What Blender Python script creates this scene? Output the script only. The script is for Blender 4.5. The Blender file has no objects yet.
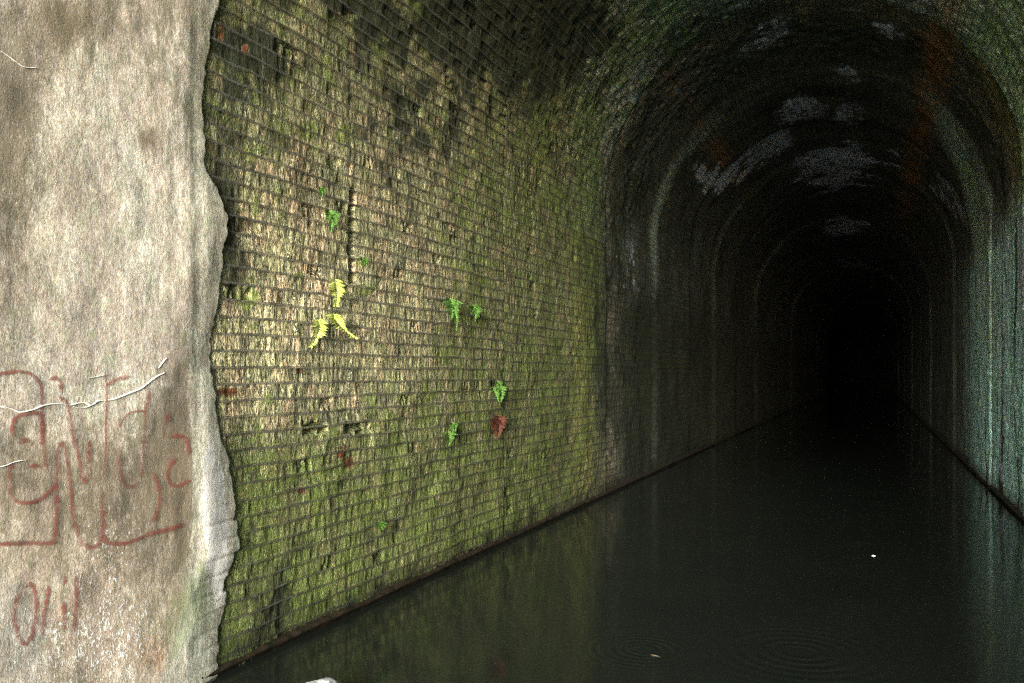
import bpy, bmesh, math, random
import numpy as np
from mathutils import Vector, Matrix
random.seed(7)
SC = bpy.context.scene
COL = SC.collection
rad = math.radians

# ------------------------------------------------------------------ measures
H = 1.55                       # eye above the water
XL, XR = -3.08, 1.446          # brick faces of the two side walls
CX = (XL + XR) / 2
R = (XR - XL) / 2
ZS = 2.07                      # springing of the vault
ZB = -2.10                     # foot of the walls, under water
ZW = -H                        # water
COURSE = 0.0885
LW = ZS - ZB
LTOT = 2 * LW + math.pi * R
YP = -0.6                      # portal plane
F = 850.0
TH = math.atan(360 / 850)
CT, ST = math.cos(TH), math.sin(TH)

def px_of(x, y, z):
    """where a point of the tunnel falls in the photograph (used to find where a stain sits on the wall)"""
    t = x * -ST + y * CT
    r = x * CT + y * ST
    t = np.maximum(t, 0.05)
    return 512 + F * r / t, 372 - F * z / t

def wall_at(px, py, X=XL):
    """point of the left wall plane seen at a pixel of the photograph"""
    u = (px - 512) / F
    dx = -ST + u * CT
    dy = CT + u * ST
    dz = (372 - py) / F
    k = X / dx
    return (X, dy * k, dz * k)

def water_at(px, py, z=ZW):
    u = (px - 512) / F
    dx = -ST + u * CT
    dy = CT + u * ST
    dz = (372 - py) / F
    k = z / dz
    return (dx * k, dy * k, z)

# ------------------------------------------------------------------ numpy noise
def _hash(ix, iy, seed):
    h = (ix.astype(np.int64) * 374761393 + iy.astype(np.int64) * 668265263 + seed * 1442695041) & 0xffffffff
    h = ((h ^ (h >> 13)) * 1274126177) & 0xffffffff
    h = (h ^ (h >> 16)) & 0xffffffff
    return h / 4294967295.0

def vnoise(x, y, seed=0):
    ix = np.floor(x); iy = np.floor(y)
    fx = x - ix; fy = y - iy
    fx = fx * fx * (3 - 2 * fx); fy = fy * fy * (3 - 2 * fy)
    a = _hash(ix, iy, seed); b = _hash(ix + 1, iy, seed)
    c = _hash(ix, iy + 1, seed); d = _hash(ix + 1, iy + 1, seed)
    return (a * (1 - fx) + b * fx) * (1 - fy) + (c * (1 - fx) + d * fx) * fy

def fbm(x, y, seed=0, octv=4, gain=0.5):
    s = 0.0; amp = 1.0; tot = 0.0
    for o in range(octv):
        s = s + amp * vnoise(x * 2 ** o, y * 2 ** o, seed + o * 17)
        tot += amp; amp *= gain
    return s / tot

def sstep(a, b, x):
    t = np.clip((x - a) / (b - a), 0, 1)
    return t * t * (3 - 2 * t)

def blob(px, py, cx, cy, rx, ry, rot=0.0, soft=1.0):
    c, s = math.cos(rad(rot)), math.sin(rad(rot))
    dx = px - cx; dy = py - cy
    a = (dx * c + dy * s) / rx; b = (-dx * s + dy * c) / ry
    return np.exp(-((a * a + b * b) ** soft))

# ------------------------------------------------------------------ object helpers
def link(o, parent=None):
    COL.objects.link(o)
    if parent is not None:
        o.parent = parent
    return o

def tag(o, label=None, cat=None, group=None, kind=None):
    if label: o['label'] = label
    if cat: o['category'] = cat
    if group: o['group'] = group
    if kind: o['kind'] = kind
    return o

def empty(name, loc=(0, 0, 0)):
    o = bpy.data.objects.new(name, None)
    o.location = loc
    o.empty_display_size = 0.2
    return link(o)

def mesh_obj(name, verts, faces, mat, parent=None, smooth=False):
    me = bpy.data.meshes.new(name)
    me.from_pydata([tuple(v) for v in verts], [], [tuple(f) for f in faces])
    me.materials.append(mat)
    if smooth:
        me.polygons.foreach_set('use_smooth', [True] * len(me.polygons))
    me.update()
    return link(bpy.data.objects.new(name, me), parent)

def grid_obj(name, P, mat, parent=None, cols=None, uv=None, flip=False, smooth=True):
    """P: (n, m, 3) array of points -> one quad sheet"""
    n, m = P.shape[:2]
    me = bpy.data.meshes.new(name)
    me.vertices.add(n * m)
    me.vertices.foreach_set('co', P.reshape(-1).astype(np.float32))
    i = np.arange(n - 1)[:, None] * m + np.arange(m - 1)[None, :]
    q = np.stack([i, i + 1, i + m + 1, i + m], -1) if not flip else np.stack([i, i + m, i + m + 1, i + 1], -1)
    q = q.reshape(-1).astype(np.int32)
    nf = (n - 1) * (m - 1)
    me.loops.add(nf * 4)
    me.loops.foreach_set('vertex_index', q)
    me.polygons.add(nf)
    me.polygons.foreach_set('loop_start', np.arange(nf, dtype=np.int32) * 4)
    if smooth:
        me.polygons.foreach_set('use_smooth', np.ones(nf, dtype=bool))
    for k, arr in (cols or {}).items():
        at = me.attributes.new(k, 'FLOAT_COLOR', 'POINT')
        a4 = np.ones((n * m, 4), np.float32)
        a4[:, :3] = arr.reshape(-1, 3)
        at.data.foreach_set('color', a4.reshape(-1))
    if uv is not None:
        at = me.attributes.new('brick_uv', 'FLOAT_VECTOR', 'POINT')
        a3 = np.zeros((n * m, 3), np.float32)
        a3[:, :uv.shape[-1]] = uv.reshape(-1, uv.shape[-1])
        at.data.foreach_set('vector', a3.reshape(-1))
    me.update(calc_edges=True)
    me.validate()
    me.materials.append(mat)
    return link(bpy.data.objects.new(name, me), parent)

# ------------------------------------------------------------------ node helper
class NT:
    def __init__(self, name):
        self.m = bpy.data.materials.new(name)
        self.m.use_nodes = True
        self.t = self.m.node_tree
        self.n = self.t.nodes; self.l = self.t.links
        for x in list(self.n): self.n.remove(x)
        self.out = self.n.new('ShaderNodeOutputMaterial')
        self.b = self.n.new('ShaderNodeBsdfPrincipled')
        self.l.new(self.b.outputs[0], self.out.inputs[0])
    def put(self, sock, v):
        if isinstance(v, (int, float)):
            sock.default_value = v
        elif isinstance(v, tuple):
            if sock.type == 'VECTOR': sock.default_value = v[:3]
            else: sock.default_value = (v[0], v[1], v[2], 1)
        else:
            self.l.new(v, sock)
    def set(self, name, v): self.put(self.b.inputs[name], v)
    def M(self, op, a, b=0.0, c=0.0, clamp=False):
        x = self.n.new('ShaderNodeMath'); x.operation = op; x.use_clamp = clamp
        self.put(x.inputs[0], a); self.put(x.inputs[1], b); self.put(x.inputs[2], c)
        return x.outputs[0]
    def V(self, op, a, b=(0, 0, 0), s=None):
        x = self.n.new('ShaderNodeVectorMath'); x.operation = op
        self.put(x.inputs[0], a); self.put(x.inputs[1], b)
        if s is not None: self.put(x.inputs['Scale'], s)
        return x.outputs[0]
    def ss(self, a, b, x):
        r = self.n.new('ShaderNodeMapRange'); r.interpolation_type = 'SMOOTHSTEP'
        self.put(r.inputs[0], x); self.put(r.inputs[1], a); self.put(r.inputs[2], b)
        return r.outputs[0]
    def lin(self, x, a, b, c, d):
        r = self.n.new('ShaderNodeMapRange')
        for k, v in enumerate((x, a, b, c, d)): self.put(r.inputs[k], v)
        return r.outputs[0]
    def mix(self, f, a, b, mode='MIX'):
        x = self.n.new('ShaderNodeMix'); x.data_type = 'RGBA'; x.blend_type = mode
        self.put(x.inputs[0], f); self.put(x.inputs[6], a); self.put(x.inputs[7], b)
        return x.outputs[2]
    def attr(self, name):
        x = self.n.new('ShaderNodeAttribute'); x.attribute_name = name
        return x
    def sep(self, v):
        x = self.n.new('ShaderNodeSeparateXYZ'); self.put(x.inputs[0], v); return x.outputs
    def comb(self, a, b, c=0.0):
        x = self.n.new('ShaderNodeCombineXYZ')
        self.put(x.inputs[0], a); self.put(x.inputs[1], b); self.put(x.inputs[2], c)
        return x.outputs[0]
    def noise(self, v, scale=1.0, detail=3.0, rough=0.5, dist=0.0, dim='3D'):
        x = self.n.new('ShaderNodeTexNoise'); x.noise_dimensions = dim
        self.put(x.inputs['Vector'], v); self.put(x.inputs['Scale'], scale)
        self.put(x.inputs['Detail'], detail); self.put(x.inputs['Roughness'], rough)
        self.put(x.inputs['Distortion'], dist)
        return x.outputs['Fac']
    def white(self, v):
        x = self.n.new('ShaderNodeTexWhiteNoise'); x.noise_dimensions = '3D'
        self.put(x.inputs['Vector'], v); return x.outputs['Value']
    def vor(self, v, scale, rnd=1.0):
        x = self.n.new('ShaderNodeTexVoronoi'); self.put(x.inputs['Vector'], v)
        self.put(x.inputs['Scale'], scale); self.put(x.inputs['Randomness'], rnd)
        return x.outputs
    def bump(self, h, dist, strength=1.0, normal=None):
        x = self.n.new('ShaderNodeBump'); self.put(x.inputs['Height'], h)
        x.inputs['Distance'].default_value = dist; x.inputs['Strength'].default_value = strength
        if normal is not None: self.l.new(normal, x.inputs['Normal'])
        return x.outputs[0]
    def obj(self):
        return self.n.new('ShaderNodeTexCoord').outputs['Object']

# ------------------------------------------------------------------ materials
def brick_material():
    t = NT('wet_mossy_brick')
    uv0 = t.attr('brick_uv').outputs['Vector']
    s, y, jv = t.sep(uv0)
    uv = t.comb(s, y, 0.0)
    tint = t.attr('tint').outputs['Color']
    msk = t.attr('stain').outputs['Vector']
    moss, dark, pale = t.sep(msk)
    row = t.M('FLOOR', t.M('DIVIDE', s, COURSE))
    fr = t.M('SUBTRACT', t.M('DIVIDE', s, COURSE), row)
    stretch = t.M('LESS_THAN', t.M('FRACT', t.M('MULTIPLY', row, 0.25)), 0.2)   # every fourth course of stretchers
    mod = t.M('ADD', 0.118, t.M('MULTIPLY', stretch, 0.118))
    pvis = t.ss(0.42, 0.62, t.noise(uv, 3.1, 3.0))
    wob = t.M('MULTIPLY', t.M('SUBTRACT', t.noise(uv, 14.0, 1.0), 0.5), 0.11)
    off = t.M('MULTIPLY', t.white(t.comb(row, 3.3, 0.0)), 0.24)
    q = t.M('DIVIDE', t.M('ADD', t.M('ADD', y, off), wob), mod)
    col = t.M('FLOOR', q)
    fq = t.M('SUBTRACT', q, col)
    edge = t.noise(uv, 55.0, 2.0, 0.6)
    jw = t.M('ADD', 0.010, t.M('MULTIPLY', edge, 0.085))
    bed = t.M('SUBTRACT', 1.0, t.ss(jw, t.M('ADD', jw, 0.06), t.M('MINIMUM', fr, t.M('SUBTRACT', 1.0, fr))))
    pd = t.M('MULTIPLY', t.M('MINIMUM', fq, t.M('SUBTRACT', 1.0, fq)), mod)
    jw2 = t.M('ADD', 0.0005, t.M('MULTIPLY', edge, 0.006))
    perp = t.M('SUBTRACT', 1.0, t.ss(jw2, t.M('ADD', jw2, 0.006), pd))
    perp = t.M('MULTIPLY', perp, t.M('ADD', 0.12, t.M('MULTIPLY', pvis, 0.45)))
    joint = t.M('MAXIMUM', bed, perp)
    rnd = t.white(t.comb(row, col, 1.0))
    rnd2 = t.white(t.comb(row, col, 7.0))
    # vertical flaky grain on the faces
    gv = t.V('MULTIPLY', t.comb(s, y, t.M('MULTIPLY', rnd, 5.0)), (26.0, 95.0, 1.0))
    grain = t.noise(gv, 1.0, 4.0, 0.62, 0.6)
    gv2 = t.V('MULTIPLY', t.comb(s, y, 4.0), (60.0, 160.0, 1.0))
    grain2 = t.noise(gv2, 1.0, 3.0, 0.6)
    big = t.noise(uv, 2.3, 4.0, 0.6)
    mid = t.noise(uv, 11.0, 4.0, 0.6)
    fine = t.noise(uv, 90.0, 3.0, 0.6)
    # brick face colour: tan to pink, dark flakes
    hue = t.M('ADD', t.M('MULTIPLY', rnd, 0.42), t.M('MULTIPLY', t.noise(gv, 0.35, 3.0, 0.6), 0.75))
    face = t.mix(t.ss(0.52, 0.85, hue), (0.46, 0.46, 0.30), (0.64, 0.50, 0.38))
    face = t.mix(t.M('MULTIPLY', t.ss(0.75, 0.98, rnd2), 0.7), face, (0.26, 0.27, 0.22))
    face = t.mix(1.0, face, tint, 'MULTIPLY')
    face = t.mix(t.ss(0.42, 0.54, grain), t.mix(0.86, face, (0.025, 0.032, 0.016)), face)
    face = t.mix(t.ss(0.46, 0.56, t.noise(gv, 0.42, 4.0, 0.65)), t.mix(0.55, face, (0.05, 0.055, 0.03)), face)
    spk = t.M('MULTIPLY', t.ss(0.55, 0.64, grain2), t.ss(0.35, 0.6, t.noise(uv, 6.0, 3.0)))
    face = t.mix(t.M('MULTIPLY', spk, 0.8), face, t.mix(1.0, tint, (1.0, 0.91, 0.76), 'MULTIPLY'))
    wet = t.M('MULTIPLY', t.ss(0.62, 0.70, grain2), t.ss(0.5, 0.6, grain))
    # moss and algae
    clump = t.noise(uv, 6.5, 5.0, 0.72)
    mn = t.M('ADD', t.M('MULTIPLY', clump, 0.85), t.M('ADD', t.M('MULTIPLY', fine, 0.12), t.M('MULTIPLY', t.noise(gv, 0.45, 3.0), 0.23)))
    th = t.M('SUBTRACT', 0.90, t.M('MULTIPLY', moss, 0.62))
    mf = t.ss(t.M('SUBTRACT', th, 0.07), t.M('ADD', th, 0.06), mn)
    mcol = t.mix(t.ss(0.35, 0.7, fine), (0.06, 0.11, 0.018), (0.25, 0.38, 0.05))
    mcol = t.mix(t.ss(0.4, 0.65, big), mcol, (0.13, 0.155, 0.055))
    mcol = t.mix(t.ss(0.52, 0.66, t.noise(uv, 8.0, 4.0, 0.7)), mcol, (0.03, 0.042, 0.018))
    mcol = t.mix(1.0, mcol, t.mix(0.35, tint, (1, 1, 1)), 'MULTIPLY')
    face = t.mix(t.M('MULTIPLY', mf, t.lin(grain2, 0.4, 0.6, 0.85, 0.35)), face, mcol)
    # mortar
    mort = t.mix(t.ss(0.35, 0.65, mid), (0.055, 0.055, 0.05), (0.12, 0.12, 0.11))
    mort = t.mix(1.0, mort, t.mix(0.25, tint, (1, 1, 1)), 'MULTIPLY')
    # soot / black algae on faces, the mortar stays greyer
    dn = t.M('ADD', t.M('MULTIPLY', mid, 0.6), t.M('MULTIPLY', t.M('ADD', rnd, grain), 0.2))
    dth = t.M('SUBTRACT', 0.95, t.M('MULTIPLY', dark, 0.95))
    df = t.ss(t.M('SUBTRACT', dth, 0.17), t.M('ADD', dth, 0.17), dn)
    face = t.mix(t.M('MULTIPLY', df, 0.93), face, t.mix(fine, (0.010, 0.013, 0.008), (0.030, 0.038, 0.022)))
    mort = t.mix(t.M('MULTIPLY', df, 0.7), mort, t.mix(t.ss(0.2, 0.7, t.sep(tint)[0]), (0.015, 0.016, 0.015), (0.10, 0.105, 0.10)))
    # lime crust
    pn = t.M('ADD', t.M('MULTIPLY', mid, 0.6), t.M('MULTIPLY', rnd2, 0.5))
    pth = t.M('SUBTRACT', 0.95, t.M('MULTIPLY', pale, 0.9))
    pn = t.M('ADD', t.M('MULTIPLY', pn, 0.6), t.M('ADD', t.M('MULTIPLY', big, 0.3), t.M('MULTIPLY', fine, 0.12)))
    pf = t.ss(t.M('SUBTRACT', pth, 0.14), t.M('ADD', pth, 0.18), pn)
    face = t.mix(t.M('MULTIPLY', pf, 0.85), face, t.mix(fine, (0.22, 0.27, 0.33), (0.55, 0.64, 0.76)))
    colr = t.mix(t.M('MULTIPLY', joint, t.M('MULTIPLY', jv, t.lin(t.noise(uv, 4.5, 4.0, 0.65), 0.35, 0.6, 0.45, 0.95))), face, mort)
    t.set('Base Color', colr)
    t.set('Roughness', t.lin(fine, 0.2, 0.8, 0.45, 0.85))
    t.set('Specular IOR Level', 0.22)
    h = t.M('ADD', t.M('MULTIPLY', grain, 0.010), t.M('MULTIPLY', t.M('MULTIPLY', joint, jv), -0.004))
    h = t.M('ADD', h, t.M('MULTIPLY', grain2, 0.004))
    h = t.M('ADD', h, t.M('MULTIPLY', t.M('MULTIPLY', mf, fine), 0.006))
    h = t.M('ADD', h, t.M('MULTIPLY', rnd, 0.003))
    t.set('Normal', t.bump(h, 1.0, 0.9))
    return t.m

def concrete_material():
    t = NT('lime_stained_concrete')
    p = t.obj()
    x, y, z = t.sep(p)
    tint = t.attr('tint').outputs['Color']
    stain = t.attr('stain').outputs['Vector']
    green, dirt, white = t.sep(stain)
    sv = t.comb(x, y, t.M('MULTIPLY', z, 0.45))
    streak = t.noise(sv, 30.0, 7.0, 0.75, 0.2)
    streak2 = t.noise(sv, 110.0, 5.0, 0.75)
    big = t.noise(sv, 3.6, 5.0, 0.6)
    bl = t.noise(p, 14.0, 8.0, 0.74)
    fine = t.noise(p, 120.0, 3.0, 0.65)
    base = t.mix(t.ss(0.44, 0.56, big), (0.47, 0.43, 0.39), (0.70, 0.70, 0.64))
    base = t.mix(t.M('MULTIPLY', t.ss(0.45, 0.62, t.noise(sv, 7.0, 5.0, 0.65)), 0.6), base, (0.68, 0.61, 0.56))
    base = t.mix(t.ss(0.42, 0.62, streak), base, t.mix(t.ss(0.4, 0.6, bl), (0.56, 0.49, 0.42), (0.56, 0.60, 0.47)))
    base = t.mix(t.M('MULTIPLY', t.ss(0.52, 0.72, streak2), 0.55), base, (0.82, 0.80, 0.72))
    dn = t.M('ADD', t.M('MULTIPLY', bl, 0.5), t.M('MULTIPLY', streak, 0.5))
    dth = t.M('SUBTRACT', 0.74, t.M('MULTIPLY', dirt, 0.5))
    df = t.ss(t.M('SUBTRACT', dth, 0.10), t.M('ADD', dth, 0.12), dn)
    base = t.mix(1.0, base, t.mix(t.ss(0.35, 0.65, t.noise(sv, 42.0, 7.0, 0.8)), (0.72, 0.70, 0.67), (1.16, 1.16, 1.15)), 'MULTIPLY')
    base = t.mix(1.0, base, t.mix(t.ss(0.40, 0.60, t.noise(t.comb(x, y, t.M('MULTIPLY', z, 0.55)), 95.0, 4.0, 0.8)), (0.70, 0.68, 0.66), (1.16, 1.16, 1.16)), 'MULTIPLY')
    base = t.mix(t.M('MULTIPLY', df, 0.8), base, t.mix(bl, (0.15, 0.13, 0.10), (0.26, 0.23, 0.17)))
    gth = t.M('SUBTRACT', 0.85, t.M('MULTIPLY', green, 0.6))
    gf = t.ss(t.M('SUBTRACT', gth, 0.12), t.M('ADD', gth, 0.14), dn)
    base = t.mix(t.M('MULTIPLY', gf, 0.6), base, (0.30, 0.37, 0.20))
    # white lime specks and crust
    wn = t.M('ADD', t.M('MULTIPLY', t.noise(t.comb(x, y, t.M('MULTIPLY', z, 0.6)), 75.0, 3.0, 0.75), 0.62), t.M('MULTIPLY', bl, 0.38))
    wth = t.M('SUBTRACT', 0.80, t.M('MULTIPLY', white, 0.42))
    wf = t.ss(wth, t.M('ADD', wth, 0.05), wn)
    base = t.mix(1.0, base, tint, 'MULTIPLY')
    base = t.mix(t.M('MULTIPLY', wf, 0.9), base, (0.90, 0.90, 0.88))
    base = t.mix(t.M('MULTIPLY', t.ss(0.645, 0.69, t.noise(t.comb(x, y, t.M('MULTIPLY', z, 0.7)), 150.0, 3.0, 0.7)), 0.8), base, (0.88, 0.88, 0.86))
    base = t.mix(t.M('MULTIPLY', t.ss(0.56, 0.72, fine), 0.5), base, (0.20, 0.18, 0.14))
    t.set('Base Color', base)
    t.set('Roughness', t.lin(fine, 0.2, 0.8, 0.55, 0.9))
    h = t.M('ADD', t.M('MULTIPLY', streak, 0.0022), t.M('MULTIPLY', fine, 0.0020))
    h = t.M('ADD', h, t.M('MULTIPLY', wf, 0.0022))
    h = t.M('ADD', h, t.M('MULTIPLY', bl, 0.0022))
    t.set('Normal', t.bump(h, 1.0, 0.9))
    return t.m

def paint_material():
    t = NT('faded_red_spray_paint')
    p = t.obj()
    n = t.noise(p, 60.0, 4.0, 0.7)
    b = t.noise(p, 9.0, 3.0, 0.6)
    ed = t.attr('tint').outputs['Fac']          # soft edge of the sprayed line
    a = t.M('MULTIPLY', t.ss(0.30, 0.50, n), t.lin(b, 0.3, 0.62, 0.42, 0.9), clamp=True)
    a = t.M('MULTIPLY', a, ed, clamp=True)
    t.set('Base Color', t.mix(b, (0.21, 0.065, 0.055), (0.33, 0.10, 0.075)))
    t.set('Roughness', 0.85)
    t.set('Alpha', a)
    return t.m

def plain(name, c1, c2, scale=20.0, rough=0.8, bump=0.004, spec=0.4, sub=None):
    t = NT(name)
    p = t.obj()
    n = t.noise(p, scale, 5.0, 0.62)
    f = t.noise(p, scale * 6, 3.0, 0.6)
    t.set('Base Color', t.mix(t.ss(0.35, 0.65, n), c1, c2))
    t.set('Roughness', t.lin(f, 0.2, 0.8, max(0.05, rough - 0.15), min(1.0, rough + 0.1)))
    t.set('Specular IOR Level', spec)
    if bump:
        t.set('Normal', t.bump(t.M('ADD', n, t.M('MULTIPLY', f, 0.3)), bump))
    if sub:
        t.set('Transmission Weight', 0.0)
        t.set('Subsurface Weight', sub); t.set('Subsurface Radius', (0.01, 0.02, 0.004))
    return t.m

RIPPLES = []
def water_material():
    t = NT('murky_tunnel_water')
    p = t.obj()
    x, y, z = t.sep(p)
    h = t.M('MULTIPLY', t.noise(p, 9.0, 3.0, 0.5), 0.0010)
    h = t.M('ADD', h, t.M('MULTIPLY', t.noise(p, 2.2, 3.0, 0.5), 0.0030))
    h = t.M('ADD', h, t.M('MULTIPLY', t.noise(p, 38.0, 2.0, 0.5), 0.00022))
    for (cx, cy, r0, r1, wl, amp) in RIPPLES:
        d = t.V('LENGTH', t.V('SUBTRACT', p, (cx, cy, 0.0)))
        # VectorMath LENGTH gives its value on the second socket
        d = d.node.outputs['Value']
        w = t.M('SINE', t.M('MULTIPLY', d, 2 * math.pi / wl))
        env = t.M('MULTIPLY', t.ss(r0 * 0.4, r0, d), t.M('SUBTRACT', 1.0, t.ss(r0, r1, d)))
        h = t.M('ADD', h, t.M('MULTIPLY', t.M('MULTIPLY', w, env), amp))
    t.set('Base Color', t.mix(t.noise(p, 1.3, 3.0), (0.009, 0.012, 0.010), (0.014, 0.0175, 0.0135)))
    t.set('Roughness', 0.085)
    t.set('IOR', 1.33)
    t.set('Specular IOR Level', 0.5)
    t.set('Normal', t.bump(h, 1.0, 1.0))
    return t.m

# ------------------------------------------------------------------ lining surface
def profile(s):
    """arc length up the left wall, over the vault and down the right wall -> position and inward normal"""
    s = np.asarray(s, float)
    a = np.clip((s - LW) / R, 0, math.pi)
    x = CX - R * np.cos(a); z = ZS + R * np.sin(a)
    nx = np.cos(a); nz = -np.sin(a)
    z = np.where(s < LW, ZB + s, z)
    z = np.where(s > LW + math.pi * R, ZS - (s - LW - math.pi * R), z)
    return x, z, nx, nz

def bend(y):
    return -0.0013 * np.maximum(y - 62, 0) ** 2

RINGS = [7.1, 10.35, 12.9, 15.6, 18.2, 21.4, 25.3, 30.5, 36.8, 45, 55]

def lining(s, y):
    """s (n,1), y (1,m) -> points, tint, stain, uv"""
    S = s[:, None] + 0 * y[None, :]
    Y = y[None, :] + 0 * s[:, None]
    x, z, nx, nz = profile(S)
    px, py = px_of(x, Y, z)
    left = S < LTOT * 0.5
    # warped brick coordinates
    sw = S + 0.010 * (fbm(Y * 1.3, S * 1.1, 5, 3) - 0.5) * 2 + 0.009 * (vnoise(Y * 7, S * 5, 8) - 0.5)
    for yr in RINGS[:3]:                                    # courses shift a little at the ring joints
        sw = sw + 0.02 * sstep(yr - 0.01, yr + 0.01, Y)
    row = np.floor(sw / COURSE)
    fr = sw / COURSE - row
    e = np.minimum(fr, 1 - fr)
    jn = 1 - sstep(0.045, 0.12, e)
    near = 1 - sstep(11, 16, Y)
    mod = np.where(np.mod(row, 4) == 0, 0.236, 0.118)
    off = _hash(row, row * 0 + 3, 4) * 0.24
    colm = np.floor((Y + off) / mod)
    rb = _hash(row, colm, 9)
    rb2 = _hash(row, colm, 21)
    # ---- displacement (inward positive)
    flake = fbm(Y * 70, S * 16, 31, 3)
    lump = fbm(Y * 3, S * 3, 41, 3) - 0.5
    d = 0.03 * lump
    upper = 0.6 * sstep(1.2, 2.6, z) * (Y > 3.0)
    recess = (0.003 + 0.006 * rb + 0.014 * (flake - 0.5)) + 0.016 * upper * (0.4 + rb)
    d = d + near * (-recess * (1 - jn) - jn * 0.001 * (1 - upper))
    # spalled / lost bricks on the left wall
    hole = np.zeros_like(px)
    lw_ = left & (Y > 3.2) & (Y < 9)
    slot = (np.abs(px - 353.5 - 1.2 * (vnoise(py * 0.1, py * 0, 2) - .5)) < 2.6) & (py > 188) & (py < 283)
    h2 = (py > 421 + 4 * vnoise(px * 0.3, py * 0, 5)) & (py < 433) & (((px > 300) & (px < 327)) | ((px > 346) & (px < 366))) & (vnoise(px * 0.35, py * 0.1, 77) > 0.25)
    h3 = ((px > 9214) & (px < 262) & (py > 30) & (py < 62) & (rb > 0.45))
    h4 = ((px > 470) & (px < 600) & (py < 60) & (rb > 0.6))
    hole = np.where(lw_ & (slot | h2 | h3), 1.0, 0.0) * (1 - jn)
    d = d - 0.045 * hole
    lost = left & (rb2 > 0.975) & (flake > 0.38) & (Y < 11)
    d = d - near * 0.013 * lost * (1 - jn)
    # ring joints: the lining steps in by a couple of centimetres
    for k, yr in enumerate(RINGS):
        if k == 0:
            d = d - 0.006 * np.exp(-((Y - yr) / 0.012) ** 2) * (0.3 + vnoise(S * 9, S * 0, 66))
        else:
            d = d + (0.022 if k % 2 == 0 else -0.018) * sstep(yr, yr + 0.03, Y)
            d = d - 0.018 * np.exp(-((Y - yr) / 0.02) ** 2)
    P = np.stack([x + nx * d + bend(Y), Y, z + nz * d], -1)
    # ---- stains, and light painted into the tint
    one = np.ones_like(px)
    tint = np.stack([one, one, one], -1) * 0.62
    moss = 0.30 * one; dark = 0.15 * one; pale = 0.0 * one
    n1 = fbm(Y * 1.1, S * 1.1, 51, 4); n2 = fbm(Y * 4, S * 1.2, 52, 4); n3 = fbm(Y * 5, S * 5, 53, 3)
    drip = fbm(Y * 4.2, S * 0.45, 54, 4)
    drip2 = fbm(Y * 16, S * 0.5, 58, 3)
    def T(w, c):
        nonlocal tint
        tint = tint * (1 - w[..., None]) + np.array(c)[None, None, :] * w[..., None]
    nearw = (Y < 10.4)
    L = (left & nearw).astype(float)
    # left wall near
    T(L * 0.9, (0.64, 0.65, 0.52)); T(L * blob(px, py, 290, 320, 140, 130, 0, 1) , (1.62, 1.60, 1.36)); moss -= 0.16 * L * blob(px, py, 310, 300, 120, 130); tint = tint * (0.60 + 0.80 * n3)[..., None]  # pale blob paints the flash hot spot into the brick tint
    moss += L * 0.35 * sstep(400, 600, py)
    moss += L * 0.30 * blob(px, py, 250, 560, 120, 120)
    moss += L * 0.14 * blob(px, py, 470, 420, 120, 150)
    moss += L * 0.28 * blob(px, py, 592, 260, 16, 170, 0, 2)
    moss += L * 0.45 * blob(px, py, 592, 250, 14, 90, 0, 2)
    moss += L * 0.12 * (n1 - 0.45) * 4
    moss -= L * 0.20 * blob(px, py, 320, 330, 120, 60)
    T(L * 0.5 * sstep(380, 600, py), (0.85, 0.90, 0.62))
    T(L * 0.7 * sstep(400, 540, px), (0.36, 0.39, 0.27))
    dark += L * 0.75 * blob(px, py, 500, 22, 95, 58, 22, 2) * (0.5 + 1.1 * n3)
    dark += L * 0.55 * blob(px, py, 570, 20, 60, 45, 25, 1.5)
    dark += L * 0.55 * blob(px, py, 250, 48, 40, 24, 25, 1.5) * (0.4 + 1.2 * n3)
    dark += L * 0.42 * blob(px, py, 225, 150, 20, 75, 0, 1.2)
    dark += L * 0.45 * blob(px, py, 360, 10, 60, 25, 20) * (n3 > 0.5)
    dark += L * 0.30 * blob(px, py, 420, 95, 60, 60, 30) * (n3 * 2)
    dark += L * 0.30 * blob(px, py, 232, 250, 15, 90)
    dark += L * 0.9 * (n3 - 0.5) + L * 0.12 * sstep(230, 60, py) * (n1 > 0.45)
    dark += L * 0.05 * sstep(250, 60, py)
    dark += L * 0.25 * blob(px, py, 240, 590, 50, 60)
    # vertical tonal strips before the first dark ring
    strip = L * sstep(250, 330, py)
    T(strip * blob(px, py, 583, 400, 12, 200, 0, 3), (0.66, 0.64, 0.42))
    T(strip * 0.8 * blob(px, py, 562, 430, 8, 70, 0, 2), (0.34, 0.34, 0.28))
    T(strip * 0.8 * blob(px, py, 520, 400, 18, 120, 0, 2), (0.50, 0.52, 0.40))
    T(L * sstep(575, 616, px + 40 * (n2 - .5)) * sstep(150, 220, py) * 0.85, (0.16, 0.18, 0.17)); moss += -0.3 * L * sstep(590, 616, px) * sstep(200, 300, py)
    moss += 0.13 * L
    # vault near: moss and grey brick, plus tint and pale raised for missing light
    V = (nearw & (z > 1.6)).astype(float)
    T(V * sstep(540, 700, px), (0.95, 1.3, 1.75)); moss -= 0.04 * V * sstep(540, 640, px); pale += V * (0.30 + 0.3 * blob(px, py, 765, 40, 50, 40)) * sstep(600, 720, px) * (1 - sstep(790, 860, px)) * sstep(.3, .6, n2)
    moss += V * (0.28 * sstep(560, 650, px) * sstep(0.42, 0.6, n3) * (1 - sstep(760, 840, px)) + 0.2 * blob(px, py, 675, 30, 60, 50))
    pale += V * 0.55 * blob(px, py, 765, 38, 34, 20, -35, 2) + V * 0.35 * blob(px, py, 690, 100, 30, 30, -40) 
    dark += V * sstep(790, 850, px) * 0.42 * (1 - sstep(900, 950, px)); dark -= V * 0.10 * sstep(540, 640, px)
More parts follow.
